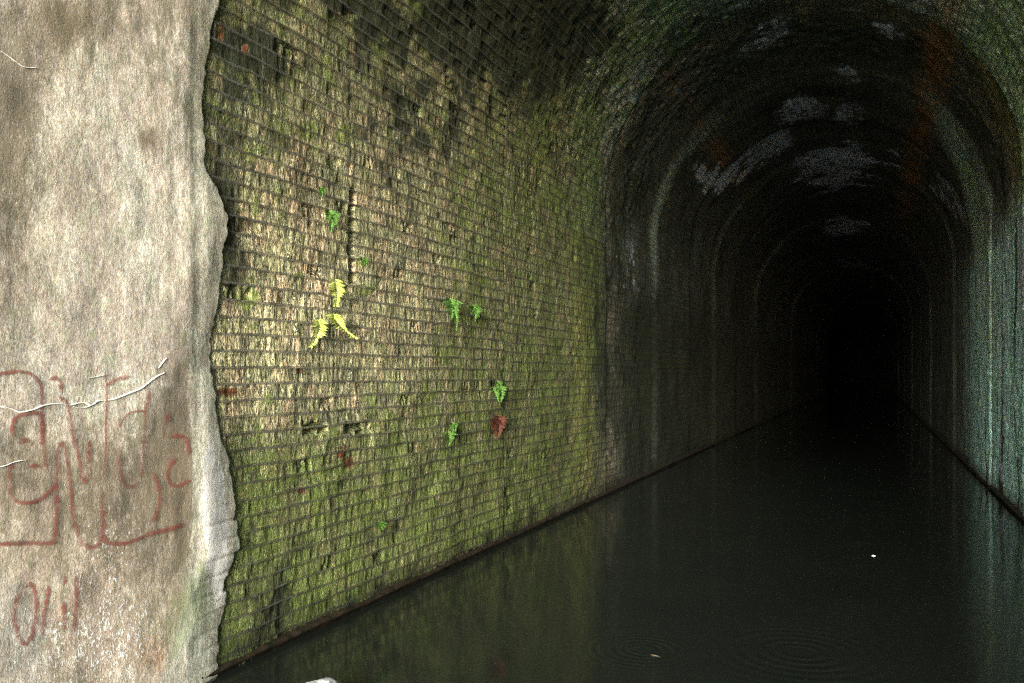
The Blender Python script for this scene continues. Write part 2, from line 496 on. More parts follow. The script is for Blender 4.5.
    T(V * sstep(900, 960, px), (1.5, 2.2, 2.9)); moss -= 0.14 * V * sstep(900, 960, px); pale += 0.2 * V * sstep(900, 960, px) * sstep(.3, .6, n2); dark -= 0.25 * V * sstep(900, 960, px)
    moss += V * sstep(900, 960, px) * 0.28
    dark += V * sstep(940, 1010, px) * sstep(0.45, 0.7, n3) * 0.5 * (py < 60)
    # right wall (turquoise lime wash with black drips)
    Rr = (~left).astype(float)
    low = sstep(2.3, 1.3, z)
    T(Rr * low * (Y < 24), (1.10, 2.2, 2.75)); dark -= Rr * 0.30
    T(Rr * low * sstep(12.5, 19, Y), (0.6, 0.85, 1.0))
    moss -= Rr * low * 0.35
    moss += Rr * 0.45 * np.exp(-((z - 0.2 * drip2 - 2.3) / 1.2) ** 2) * (Y < 10.8)
    moss += Rr * 0.5 * blob(px, py, 1000, 470, 26, 50, 40)
    dark += Rr * low * 0.95 * sstep(0.54, 0.72, drip) + Rr * low * 0.35 * sstep(0.55, 0.75, drip2); dark -= Rr * low * 0.12
    pale += Rr * low * 0.38 * sstep(0.42, 0.62, fbm(Y * 3.3, S * 0.5, 59, 4)) * (1 - sstep(14, 20, Y))
    pale += Rr * low * 0.2 * sstep(13, 10, Y)
    # everything deeper: soot
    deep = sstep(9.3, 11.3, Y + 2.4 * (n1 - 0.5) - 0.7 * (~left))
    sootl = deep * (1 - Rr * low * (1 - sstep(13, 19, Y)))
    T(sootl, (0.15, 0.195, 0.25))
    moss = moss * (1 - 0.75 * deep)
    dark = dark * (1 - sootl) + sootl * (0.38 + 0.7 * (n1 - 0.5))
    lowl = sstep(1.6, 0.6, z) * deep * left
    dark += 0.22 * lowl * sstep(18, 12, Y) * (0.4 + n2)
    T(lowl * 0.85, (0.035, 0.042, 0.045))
    # pale rings
    for (yr, wd, amp, ctr) in ((10.55, 0.22, 0.0, 0), (12.95, 0.24, .85, 0), (15.5, 0.10, .55, 0), (16.1, 0.08, .35, 0), (18.2, 0.16, .5, 0), (21.4, 0.1, .35, 0),
                               (25.3, 0.3, .8, 0), (30.5, 0.35, .8, 0), (36.8, 0.6, .95, 0), (45., 0.9, .95, 0), (55, 1.5, .95, 0)):
        yy = Y + 0.5 * (n1 - 0.5) - 0.18 * np.abs(z - 2.0) * (z > 2.0)
        g = np.exp(-(np.abs(yy - yr) / wd) ** 3) * deep
        side = 0.35 + 0.65 * sstep(0.30, 0.6, fbm(S * 1.1, Y * 0.3, 61 + int(yr), 3)) 
        topcut = 1 - 0.75 * sstep(3.6, 4.1, z)
        w = np.clip(g * amp * side * topcut * 1.3 * (0.25 + 1.1 * n2), 0, 1) * 0.75 * np.where(left, 0.75 - 0.6 * sstep(2.2, 0.8, z), 0.9)
        T(w, (0.75, 1.1, 1.35)); dark = dark * (1 - 0.95 * w); moss += 0.4 * w
    # right side broad green haunch bands beyond the ring
    for (cx_, cy_, rx_, ry_, ro_) in ((958, 150, 10, 70, -28), (975, 215, 7, 70, -12), (987, 300, 9, 90, -4)):
        w = Rr * (Y < 45) * deep * blob(px, py, cx_, cy_, rx_, ry_, ro_, 2) * 0.8
        T(w, (1.0, 1.6, 2.0)); dark = dark * (1 - 0.9 * w); moss += 0.35 * w
    # blue-grey lime patches on the crown
    for (cx_, cy_, rx_, ry_, ro_, am) in ((768, 36, 34, 15, -32, .62), (690, 98, 32, 22, -40, .35), (870, 20, 50, 12, 0, .25), (802, 108, 24, 14, 5, .75), (848, 110, 20, 10, 20, .6), (846, 76, 12, 7, 30, .55), (835, 168, 38, 22, 0, .85),
                                          (848, 226, 25, 9, 0, .8), (716, 180, 20, 9, -40, .95), (733, 175, 10, 9, -30, .9), (765, 150, 34, 11, -28, .75),
                                          (945, 190, 20, 9, 52, .8), (902, 158, 18, 8, 40, .6), (962, 215, 14, 7, 60, .6), (855, 262, 20, 6, 0, .5), (890, 35, 16, 7, 20, .6),
                                          (845, 285, 22, 5, 0, .3), (700, 172, 8, 12, 15, .8)):
        w = blob(px + 9 * (n3 - .5), py + 9 * (n2 - .5), cx_, cy_, rx_ * 1.25, ry_ * 1.25, ro_, 1.2) * (Y > 6)
        w = sstep(0.15, 0.95, w + 1.2 * (fbm(Y * 2.0 + S, S * 1.6, 140, 4) - 0.5)) * sstep(0.03, 0.15, w)
        w = w * (Y < 45); pale += w * am * (0.58 + 0.35 * n2); dark = dark * (1 - 0.8 * w)
    # lilac-grey patch on the left wall just past the ring, and pale foot streaks
    w = blob(px, py, 626, 268, 20, 40, 0, 1.2) * left * sstep(.35, .6, n2 * .5 + n3 * .5) * .7
    pale += 0.62 * w; dark *= (1 - 0.5 * w)
    for cx_, cy_, hh in ((662, 445, 14),):
        pale += 0.2 * left * blob(px, py, cx_, cy_, 3, hh, 0, 2)
    # rust lines down the two haunches (iron bolts leaking), along the tunnel
    for (ks, amp, y0, y1, wd) in ((0.186, 1.0, 5.0, 22, 0.13), (-0.64, 0.75, 5.0, 17, 0.11)):
        xz = x / np.maximum(z, 0.1)
        w = np.exp(-(np.abs(xz - ks + 0.02 * (n2 - .5)) / (wd * 0.40)) ** 2.5) * (z > 2.5) * sstep(y0, y0 + .8, Y) * sstep(y1 + 2, y1, Y)
        w = w * sstep(0.30, 0.60, n3 * 0.6 + fbm(Y * 1.5, S * 4, 150, 4) * 0.4 + 0.05) * amp * 0.62
        if ks < 0: w = w * (0.35 + 0.65 * ((Y < 7.2) | (Y > 14)))
        T(np.clip(w, 0, 1) * 0.95, (0.95, 0.42, 0.14)); dark = dark * (1 - 0.75 * w); pale = pale * (1 - w); moss = moss * (1 - 0.5 * w)
    # fresh red brick where faces have broken away
    for (cx_, cy_, rx_, ry_) in ((229, 392, 13, 5), (350, 463, 6, 6), (341, 455, 4, 4), (299, 371, 4, 3), (497, 425, 6, 11), (302, 491, 5, 3), (223, 22 + 10, 3, 10), (247, 49, 4, 6), (343, 448, 5, 2)):
        w = L * blob(px + 6 * (n3 - .5), py, cx_, cy_, rx_, ry_, 0, 3)
        T(w, (0.42, 0.10, 0.055)); moss = moss * (1 - 0.8 * w); dark = dark * (1 - w)
    # bright green tufts of moss on the joints
    for (cx_, cy_, r_) in ((250, 298, 10), (252, 327, 4), (248, 278, 5), (300, 275, 4), (345, 130, 5), (367, 290, 6), (268, 398, 4), (362, 262, 5), (380, 527, 6),
                           (235, 290, 6), (331, 165, 4), (560, 200, 10), (310, 130, 6), (425, 8, 10), (440, 45, 8), (625, 45, 12), (690, 52, 14), (660, 2, 8)):
        moss += 0.8 * blob(px, py, cx_, cy_, r_ * 1.3, r_) * nearw * left
    # wet dark foot
    foot = sstep(ZW + 0.20 + 0.10 * n2, ZW + 0.06, z)
    T(foot * 0.75, (0.12, 0.115, 0.095)); dark += 0.25 * foot; moss -= 0.3 * foot; pale -= foot
    pale += 0.0
    stain = np.stack([np.clip(moss, 0, 1), np.clip(dark, 0, 1), np.clip(pale, 0, 1)], -1)
    jvis = 1.0 - 0.45 * sstep(9.5, 11.5, Y) * (1 - 0.7 * left * (Y < 18)) * np.ones_like(z) - 0.30 * Rr * low
    jvis = np.clip(jvis * (1 - 0.4 * (1 - nearw) * stain[..., 2]), 0.15, 1)
    return P, np.clip(tint, 0, 3.0), stain, np.stack([sw, Y, jvis], -1)

BR = brick_material()
def rows(s0, s1, fine=True):
    k0 = int(round(s0 / COURSE)); k1 = int(round(s1 / COURSE))
    offs = (0.0, 0.05, 0.12, 0.30, 0.5, 0.70, 0.88, 0.95) if fine else (0.0, 0.12, 0.5, 0.88)
    r = [(k + o) * COURSE for k in range(k0, k1) for o in offs] + [k1 * COURSE]
    return np.array(r)
def far_cols(a):
    out = [a]
    while out[-1] < 150: out.append(out[-1] + 0.03 + (out[-1] - 8) * 0.018)
    return np.array(out)
K1 = round(LW / COURSE) * COURSE
K2 = round((LW + math.pi * R) / COURSE) * COURSE
K3 = math.ceil(LTOT / COURSE) * COURSE

tunnel = tag(empty('brick_tunnel', (CX, YP, ZW)), 'long arched railway tunnel of mossy wet brick running back into darkness over the water', 'tunnel')
def under(parent, o):
    o.parent = parent
    o.matrix_parent_inverse = Matrix.Translation(parent.location).inverted()
    return o
def lining_part(name, s, y, lab=None):
    P, tint, st, uv = lining(s, y)
    o = grid_obj(name, P, BR, None, {'tint': tint, 'stain': st}, uv)
    under(tunnel, o)
    if lab: o['label'] = lab
    return o
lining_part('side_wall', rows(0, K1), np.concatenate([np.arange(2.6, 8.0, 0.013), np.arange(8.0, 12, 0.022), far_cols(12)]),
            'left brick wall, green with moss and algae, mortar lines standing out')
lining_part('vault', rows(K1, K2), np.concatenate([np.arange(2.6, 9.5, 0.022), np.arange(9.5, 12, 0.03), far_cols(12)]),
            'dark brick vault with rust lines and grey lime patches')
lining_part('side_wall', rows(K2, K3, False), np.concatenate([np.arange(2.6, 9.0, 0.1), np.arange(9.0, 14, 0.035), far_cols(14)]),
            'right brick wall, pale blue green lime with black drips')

# footings just above the water: a thin brown ledge with a shaded undercut
FT = plain('brown_wet_footing', (0.012, 0.012, 0.008), (0.032, 0.022, 0.014), 14, 0.5, 0.006)
def footing(side):
    y = np.concatenate([np.arange(2.6, 20, 0.04), far_cols(20)])
    n = fbm(y * 2.5, y * 0 + side, 70, 4) - 0.5
    n2 = fbm(y * 14, y * 0 + side, 71, 3) - 0.5
    x0 = XL if side < 0 else XR
    sg = 1 if side < 0 else -1
    w = 0.022 + 0.02 * n + 0.010 * n2
    zt = ZW + 0.046 + 0.025 * n + 0.012 * n2
    prof = [(-0.05, 0.03), (0.2 * 1, 0.0), (0.8, -0.004), (1.0, -0.008), (1.0, -0.018), (0.8, -0.026), (0.2, -0.030), (0.05, -0.20)]
    P = np.zeros((len(prof), len(y), 3))
    for k, (a, b) in enumerate(prof):
        P[k, :, 0] = x0 + sg * np.where(a > 0, w * a, a) + bend(y)
        P[k, :, 1] = y
        P[k, :, 2] = zt + b
    o = grid_obj('footing', P, FT, None, {'tint': np.ones(P.shape)}, None, flip=side > 0, smooth=False)
    under(tunnel, o)
footing(-1); footing(1)

# ------------------------------------------------------------------ concrete facing near the mouth
EDGE = np.array([(-200, 222), (0, 222), (25, 217), (60, 211), (85, 208), (160, 208), (172, 212), (190, 222), (215, 229), (232, 230), (250, 225), (262, 227),
                 (285, 224), (310, 219), (340, 215), (390, 216), (420, 219), (445, 227), (480, 234), (505, 240), (545, 241), (565, 236), (580, 229), (620, 227), (650, 222), (672, 219), (900, 219)], float)
LIP = np.array([(-200, 192), (0, 191), (300, 191), (500, 191), (560, 190), (605, 184), (640, 172), (683, 160), (900, 120)], float)
def edge_y(z, tab, X):
    """distance along the tunnel of a traced edge at height z on plane X"""
    pts = [wall_at(p[1], p[0], X) for p in tab]
    zz = np.array([p[2] for p in pts])[::-1]; yy = np.array([p[1] for p in pts])[::-1]
    o = np.argsort(zz)
    return np.interp(z, zz[o], yy[o])
CONC = 0.026
def conc_surface(Y, z):
    ye = edge_y(z, EDGE, XL + 0.02)
    yl = edge_y(z, LIP, XL + CONC)
    row = np.floor((z - ZB) / COURSE)
    lowz = sstep(-0.3, -0.8, z)
    ye = ye + (_hash(row, row * 0, 91) - 0.5) * 0.035 * lowz + 0.035 * (fbm(z * 9, z * 0, 92, 4) - 0.5) + 0.022 * (fbm(z * 38, z * 0, 95, 3) - .5)
    d = ye - Y                                         # >0 under the concrete
    lipd = yl - Y
    soft = 0.02 + 0.10 * sstep(-0.4, -1.5, z)
    big = CONC - 0.085 * sstep(soft, -0.10 - soft, lipd) 
    thin = 0.040 * sstep(-0.002, 0.05, d) ** 0.7
    low = 0.028 * lowz * sstep(0, 0.12, d)
    edge = -0.001 + 0.005 * sstep(0.0, 0.01, d) + np.clip(d * 0.13, 0, 0.034)
    lipw = 0.14 + 0.06 * sstep(-0.2, -1.4, z)
    p = edge + (CONC - edge) * sstep(-0.05 - lipw, lipw, lipd)
    fr = (z - ZB) / COURSE - row
    bedline = np.exp(-(np.minimum(fr, 1 - fr) / 0.09) ** 2) * lowz * sstep(0.32, 0.02, d)
    p = p - 0.0035 * np.exp(-((lipd + 0.05) / 0.045) ** 2) * sstep(-1.2, -0.6, z)
    p = p - 0.006 * bedline
    p = p + 0.006 * (fbm(Y * 5, z * 3, 93, 4) - 0.5) + 0.003 * (fbm(Y * 22, z * 9, 94, 3) - 0.5) + 0.018 * (fbm(Y * 1.2, z * .8, 97, 2) - 0.5)
    # chipped hollow where the crust swells at the upper edge
    p = p + 0.008 * np.exp(-(((z - 0.75) / 0.2) ** 2)) * sstep(0.25, 0.1, d)
    p = p + 0.03 * (fbm(Y * 3, (z - ZB) * 3, 41, 3) - 0.5)
    p = np.where(d < 0, -0.06 + 0 * p, p)
    return p, d, lipd
def conc_x(Y, z):
    return XL + conc_surface(np.atleast_1d(float(Y)), np.atleast_1d(float(z)))[0][0]

CM = concrete_material()
conc = tag(empty('concrete_facing', (XL, 1.2, ZW)), 'pale stained concrete facing at the mouth of the tunnel, red graffiti on it', 'concrete wall')
zc = np.arange(-1.95, 2.60, 0.009)
yc = np.concatenate([np.arange(YP - 0.01, 1.8, 0.05), np.arange(1.8, 2.9, 0.011), np.arange(2.9, 3.78, 0.006)])
Zg = zc[:, None] + 0 * yc[None, :]; Yg = yc[None, :] + 0 * zc[:, None]
pr, dd, lipd = conc_surface(Yg, Zg)
s_ = Zg - ZB
xx, zz, nx, nz = profile(s_)
P = np.stack([xx + nx * pr, Yg, zz + nz * pr], -1)
cpx, cpy = px_of(P[..., 0], Yg, P[..., 2])
n1 = fbm(Yg * 2, Zg * 1.3, 101, 4); n2 = fbm(Yg * 12, Zg * 3, 102, 4)
tint = np.ones(P.shape) * 1.14
def TT(w, c):
    global tint
    tint = tint * (1 - w[..., None]) + np.array(c) * w[..., None]
TT(0.75 * sstep(380, 470, cpy) * sstep(-.03, .05, lipd), (0.90, 0.82, 0.72))
TT(0.6 * blob(cpx, cpy, 10, 200, 60, 170) , (0.66, 0.62, 0.52))
TT(0.7 * blob(cpx, cpy, 70, 25, 40, 40), (0.62, 0.58, 0.46))
TT(0.55 * blob(cpx, cpy, 178, 440, 14, 100), (0.45, 0.38, 0.30))
TT(0.6 * blob(cpx, cpy, 148, 140, 10, 14), (0.55, 0.48, 0.40))
TT(sstep(0.02, -0.02, lipd) * 0.8, (1.12, 1.18, 1.14))  # lip strip tint lifted to offset its shading as it curves away
TT(np.exp(-((lipd + 0.015) / 0.02) ** 2) * 0.45, (0.55, 0.56, 0.47))
TT(blob(cpx, cpy, 152, 655, 16, 18, 0, 2) * n2 * 1.3, (0.75, 0.42, 0.24))
TT(blob(cpx, cpy, 20, 640, 30, 60, 0, 2) * 0.6, (0.70, 0.72, 0.76))
green = 0.25 + 0.45 * blob(cpx, cpy, 190, 610, 28, 60, 20) - 0.1 * sstep(0.05, -0.05, lipd) * (cpy < 560) + 0.25 * blob(cpx, cpy, 120, 330, 60, 80) + 0.3 * (n1 - 0.4)
dirt = 0.32 + 0.8 * (n1 - 0.5) + 0.45 * blob(cpx, cpy, 60, 490, 160, 110) * 0.6 + 0.55 * blob(cpx, cpy, 172, 440, 24, 90) + 0.6 * blob(cpx, cpy, 0, 120, 45, 110) + 0.6 * blob(cpx, cpy, 68, 22, 34, 36) + 0.5 * blob(cpx, cpy, 150, 142, 12, 14)
dirt -= 0.6 * sstep(0.02, -0.03, lipd)
white = 0.22 + 0.30 * sstep(440, 640, cpy) * sstep(200, 130, cpx) + 0.25 * blob(cpx, cpy, 110, 520, 40, 90) + 0.16 * blob(cpx, cpy, 100, 650, 80, 50) + 0.25 * blob(cpx, cpy, 40, 260, 60, 60)
white = white + 1.4 * blob(cpx + 8 * (n2 - .5), cpy, 215 + 0.05 * (cpy - 520), 520, 12, 85, 0, 1.3)
white = white + 0.45 * blob(cpx, cpy, 183, 120, 5, 160)
conc_main = grid_obj('wall_face', P, CM, None, {'tint': np.clip(tint, 0, 1.35), 'stain': np.clip(np.stack([green, dirt, white], -1), 0, 1)})
under(conc, conc_main)
# the same facing carried over the vault and down the other wall
s2 = np.concatenate([np.arange(4.69, LTOT - 0.1, 0.12)])
y2 = np.arange(YP - 0.01, 3.3, 0.12)
S2 = s2[:, None] + 0 * y2[None]; Y2 = y2[None] + 0 * s2[:, None]
x_, z_, nx_, nz_ = profile(S2)
e2 = 3.2 + 0.12 * (fbm(S2 * 1.5, S2 * 0, 111, 3) - .5)
Y2 = np.minimum(Y2, e2)
p2 = np.where(Y2 >= e2 - 1e-6, -0.03, CONC + 0.03 * (fbm(Y2 * 2, S2 * 2, 112, 3) - .5))
P2 = np.stack([x_ + nx_ * p2, Y2, z_ + nz_ * p2], -1)
under(conc, grid_obj('vault_face', P2, CM, None, {'tint': np.ones(P2.shape) * .8, 'stain': np.ones(P2.shape) * np.array([.3, .35, .15])}))

# graffiti strokes, traced on the wall face in photo positions and laid on the rough surface
GM = paint_material()
STROKES = [
    # big outlined letters
    [(-6, 375), (10, 372), (24, 372), (34, 377), (40, 385), (42, 398), (42, 420), (43, 440), (44, 458), (47, 470)],
    [(48, 380), (55, 378), (60, 384), (62, 393)],
    [(12, 436), (12, 425), (16, 417), (26, 414), (38, 413), (41, 420), (41, 445)],
    [(17, 444), (24, 440), (31, 443), (30, 446)], [(38, 442), (42, 444)],
    [(10, 482), (10, 492), (14, 500), (24, 503), (36, 501), (45, 495), (54, 486), (57, 482)],
    [(10, 482), (9, 470), (13, 460)], [(27, 467), (40, 465)],
    [(55, 505), (56, 470), (56, 455), (59, 445), (63, 444), (66, 458), (69, 480), (71, 500), (73, 520)],
    [(57, 495), (55, 520), (54, 538), (50, 543), (30, 543), (0, 544), (-8, 545)],
    [(58, 396), (67, 405), (70, 420), (74, 440), (79, 462), (81, 474), (83, 482), (87, 474), (88, 455), (89, 440)],
    [(73, 520), (78, 538), (85, 546), (93, 547), (99, 541), (102, 530), (102, 510), (102, 492)],
    [(102, 535), (106, 542), (115, 544), (126, 543), (137, 539), (148, 534), (160, 531), (172, 528), (184, 524)],
    [(104, 372), (106, 386), (106, 400), (105, 425), (105, 450), (103, 478)],
    [(94, 378), (97, 367), (101, 366)], [(106, 385), (112, 382), (117, 379), (131, 376)],
    [(118, 428), (122, 420), (129, 413), (138, 411), (144, 414), (143, 440), (142, 465), (140, 478)],
    [(144, 412), (147, 402), (149, 388)], 
    [(117, 455), (119, 470), (124, 484), (131, 487), (137, 482)],
    [(152, 472), (157, 484), (159, 496), (157, 510), (153, 522)],
    [(162, 426), (163, 434), (167, 438)], [(165, 425), (168, 412)],
    [(170, 437), (179, 436), (186, 440), (188, 452), (187, 456)],
    [(176, 458), (169, 466), (167, 476), (170, 484), (178, 486), (190, 480)],
    # smaller tag below
    [(25, 588), (30, 584), (34, 592), (36, 608), (34, 626), (29, 640), (24, 644), (18, 636), (14, 620), (15, 602), (20, 592)],
    [(48, 586), (46, 600), (43, 618), (42, 636)], [(64, 576), (64, 584)], [(63, 602), (64, 620), (63, 632)],
    [(75, 576), (76, 592), (75, 612), (74, 632)], [(79, 604), (81, 614)], [(88, 572), (89, 588), (88, 600)],
]
WID = [2.9] * len(STROKES)
for k in (5, 8, 0): WID[k] = 2.6
for k in (20, 14, 13, 16): WID[k] = 1.4
def resample(pts, step):
    pts = [np.array(p, float) for p in pts]
    # Catmull-Rom
    out = []
    ext = [2 * pts[0] - pts[1]] + pts + [2 * pts[-1] - pts[-2]]
    for i in range(1, len(ext) - 2):
        p0, p1, p2, p3 = ext[i - 1:i + 3]
        n = max(2, int(np.linalg.norm(p2 - p1) / step))
        for k in range(n):
            u = k / n
            out.append(0.5 * ((2 * p1) + (-p0 + p2) * u + (2 * p0 - 5 * p1 + 4 * p2 - p3) * u * u + (-p0 + 3 * p1 - 3 * p2 + p3) * u ** 3))
    out.append(pts[-1])
    return np.array(out)
def surf_pts(q, lift):
    """pixel of the photograph -> point on the rough concrete, lifted off it"""
    X = np.full(len(q), XL + CONC)
    for _ in range(3):
        u = (q[:, 0] - 512) / F
        k = X / (-ST + u * CT)
        Y = (CT + u * ST) * k; Z = (372 - q[:, 1]) / F * k
        X = XL + conc_surface(Y, Z)[0]
    return np.stack([X + lift, Y, Z], -1)
def ribbon(name, pts, w, mat, parent, lift=0.0025, wv=0.3, thick=None, taper=True, lab=None):
    c = resample(pts, 1.2)
    tan = np.gradient(c, axis=0); tan /= (np.linalg.norm(tan, axis=1)[:, None] + 1e-6)
    nrm = np.stack([-tan[:, 1], tan[:, 0]], -1)
    L = np.arange(len(c))
    ww = w * (1 + wv * (vnoise(L * 0.3, L * 0 + w, 5) - .5) * 2)
    if taper:
        ww = ww * np.clip(np.minimum(L + 1, len(c) - L) / 5.0, 0.35, 1)
    cols = (-1, -0.55, 0, 0.55, 1)
    P = np.zeros((len(cols), len(c), 3)); A = np.zeros((len(cols), len(c), 3))
    for k, a in enumerate(cols):
        P[k] = surf_pts(c + nrm * (a * ww)[:, None], lift + (thick or 0) * (1 - a * a))
        A[k] = (0.0, 0.75, 1.0, 0.75, 0.0)[k]
    o = grid_obj(name, P, mat, None, {'tint': A}, None)
    under(parent, o)
    if lab: o['label'] = lab
    return o
def merged_ribbons(name, items, mat, parent, lift, thick=None, wv=.3, lab=None, taper=True):
    obs = [ribbon('tmp', p, w, mat, parent, lift + 0.00015 * k, wv, thick, taper) for k, (p, w) in enumerate(items)]
    V, Fc, At = [], [], []
    for o in obs:
        b = len(V)
        me = o.data
        V += [tuple(v.co) for v in me.vertices]
        Fc += [tuple(b + i for i in p.vertices) for p in me.polygons]
        At += [tuple(d.color) for d in me.attributes['tint'].data]
        bpy.data.objects.remove(o); bpy.data.meshes.remove(me)
    ob = mesh_obj(name, V, Fc, mat, None, True)
    a = ob.data.attributes.new('tint', 'FLOAT_COLOR', 'POINT')
    a.data.foreach_set('color', [c for q in At for c in q])
    under(parent, ob)
    if lab: ob['label'] = lab
    return ob
merged_ribbons('graffiti', list(zip(STROKES[:22], WID[:22])), GM, conc, 0.0030, lab='large faded red outlined graffiti letters under the white crack')
merged_ribbons('graffiti', list(zip(STROKES[22:23], WID[22:23])), GM, conc, 0.0030, lab='small red round letter below the large letters')
for a_, b_ in ((23, 24), (24, 25), (25, 26), (26, 27), (27, 28), (28, 29)):
    merged_ribbons('graffiti', list(zip(STROKES[a_:b_], WID[a_:b_])), GM, conc, 0.0030)
LIME = plain('white_lime_vein', (0.78, 0.77, 0.70), (0.88, 0.88, 0.84), 60, 0.7, 0.002)
merged_ribbons('lime_vein', [
    ([(-8, 406), (4, 407), (12, 409), (20, 412), (28, 411), (35, 409), (42, 406), (52, 404), (62, 404), (70, 405), (80, 403), (86, 403), (92, 405), (98, 401), (110, 400), (120, 397), (130, 393), (140, 389), (148, 383), (156, 377), (164, 373)], .9),
    ([(72, 406), (80, 408), (87, 407), (93, 404)], .6),
    ([(158, 368), (162, 363), (166, 358)], .5),
    ([(88, 378), (95, 377), (104, 375)], .5),
    ([(-8, 468), (4, 466), (14, 462), (26, 460)], .65)], LIME, conc, 0.001, 0.004, .5, lab='thin white lime vein running across the crack')
merged_ribbons('lime_vein', [([(0, 51), (8, 56), (16, 62), (24, 67), (38, 68)], .45)], LIME, conc, 0.001, 0.002, .5, lab='short hairline vein near the top of the concrete')

# backing shell behind the brick lining, added unseen to stop sky light leaking in
sE = np.linspace(-0.3, LTOT + 0.3, 50); yE = np.concatenate([np.arange(YP + .3, 60, 4.0), np.arange(60, 151, 3.0)])
SE = sE[:, None] + 0 * yE[None]; YE = yE[None] + 0 * sE[:, None]
xE, zE, nxE, nzE = profile(SE)
EARTH = plain('dark_earth', (0.03, 0.025, 0.02), (0.05, 0.04, 0.03), 3, 0.95, 0)
tag(grid_obj('earth_leak_shell', np.stack([xE - nxE * 0.3 + bend(YE), YE, zE - nzE * 0.3], -1), EARTH), kind='structure')

# ------------------------------------------------------------------ portal headwall (behind the camera)
HW = plain('headwall_stone', (0.20, 0.19, 0.15), (0.32, 0.30, 0.24), 6, 0.9, 0.02)
head = tag(empty('portal_headwall', (CX, YP, ZW)), 'stone headwall around the mouth of the tunnel, behind the viewer', 'wall')
ns = 60
sv = np.linspace(0, LTOT, ns)
hx, hz, hnx, hnz = profile(sv)
V = []; Fc = []
for i in range(ns):
    ix, iz = hx[i] + hnx[i] * 0.10, hz[i] + hnz[i] * 0.10
    ang = math.atan2(hz[i] - 1.0, hx[i] - CX)
    dx, dz = hx[i] - CX, hz[i] - 1.2
    k = min(9.0 / max(abs(dx), 1e-4), (6.4 if dz > 0 else 3.3) / max(abs(dz), 1e-4))
    ox, oz = CX + dx * k, 1.2 + dz * k
    V += [(ix, YP - 0.45, iz), (ox, YP - 0.45, oz), (ox, YP + 0.25, oz), (ix, YP + 0.25, iz)]
for i in range(ns - 1):
    a = i * 4; b = a + 4
    for (p, q) in ((0, 1), (1, 2), (2, 3), (3, 0)):
        Fc.append((a + p, b + p, b + q, a + q))
under(head, mesh_obj('wall', V, Fc, HW))
V = []; Fc = []
for i in range(10, ns - 10):
    for (r0, yy) in ((0.10, YP - 0.60), (-0.42, YP - 0.60), (-0.42, YP - 0.452), (0.10, YP - 0.452)):
        V.append((hx[i] + hnx[i] * r0, yy, hz[i] + hnz[i] * r0))
n_ = ns - 20
for i in range(n_ - 1):
    a = i * 4; b = a + 4
    for (p, q) in ((0, 1), (1, 2), (2, 3), (3, 0)):
        Fc.append((a + p, b + p, b + q, a + q))
under(head, mesh_obj('arch_ring', V, Fc, HW))

# ------------------------------------------------------------------ ground, cutting, water
GR = plain('cutting_grass', (0.05, 0.08, 0.025), (0.11, 0.13, 0.05), 1.5, 0.95, 0.05)
GV = plain('bounce_ground_pale', (0.62, 0.61, 0.57), (0.74, 0.73, 0.69), 12, 0.9, 0.02)
BED = plain('silty_bed', (0.05, 0.045, 0.03), (0.09, 0.08, 0.055), 3, 0.9, 0.02)
gx = np.linspace(-40, 40, 81); gy = np.concatenate([np.linspace(-90, YP - 0.5, 60)])
GX = gx[None] + 0 * gy[:, None]; GY = gy[:, None] + 0 * gx[None]
ax = np.abs(GX - CX)
hgt = -2.0 + 0.5 * sstep(4.4, 5.2, ax) + 7.0 * sstep(6, 26, ax) * (1 - 0.5 * sstep(-20, -60, GY)) + 0.7 * (fbm(GX * .3, GY * .3, 121, 4) - .5) * sstep(3, 6, ax)
hgt = hgt + 0.62 * sstep(-3.0, -6.0, GY) * (1 - sstep(4.4, 5.2, ax))
tag(grid_obj('ground', np.stack([GX, GY, hgt], -1), GR), kind='structure')
tag(mesh_obj('bounce_ground', [(CX - 5, -70, -1.40), (CX + 5, -70, -1.40), (CX + 5, -1.9, -1.46), (CX - 5, -1.9, -1.46), (CX + 5.0, -1.1, -1.75), (CX - 5.0, -1.1, -1.75)], [(0, 1, 2, 3), (3, 2, 4, 5)], GV), kind='structure')  # added unseen pale ground, bounces daylight up into the tunnel
gy2 = np.linspace(YP + 0.2, 175, 60)
GX = gx[None] + 0 * gy2[:, None]; GY = gy2[:, None] + 0 * gx[None]
tag(grid_obj('hill', np.stack([GX, GY, 7.4 + 6 * sstep(0, 60, GY) + 1.2 * fbm(GX * .2, GY * .2, 131, 4)], -1), GR), kind='structure')
tag(mesh_obj('stream_bed', [(-14, YP - 0.6, -2.02), (6, YP - 0.6, -2.02), (6, 170, -2.02), (-14, 170, -2.02)], [(0, 1, 2, 3)], BED), kind='structure')
tag(mesh_obj('end_light_block', [(-24, 149, -3), (8, 149, -3), (8, 149, 9), (-24, 149, 9), (-24, 152, -3), (8, 152, -3), (8, 152, 9), (-24, 152, 9)],  # added plug, keeps sky light out of the far end
             [(0, 1, 2, 3), (4, 7, 6, 5), (0, 3, 7, 4), (1, 5, 6, 2), (3, 2, 6, 7), (0, 4, 5, 1)], BED), kind='structure')

c1 = water_at(643, 650); c2 = water_at(800, 652)
RIPPLES += [(c1[0], c1[1], 0.06, 0.5, 0.055, 0.0005), (c2[0], c2[1], 0.10, 0.8, 0.085, 0.0007)]
WM = water_material()
water = mesh_obj('water', [(-5, -1.9, 0), (3, -1.9, 0), (8, 150, 0), (-14, 150, 0)], [(0, 1, 2, 3)], WM)
water.location = (0, 0, ZW)
tag(water, kind='structure')

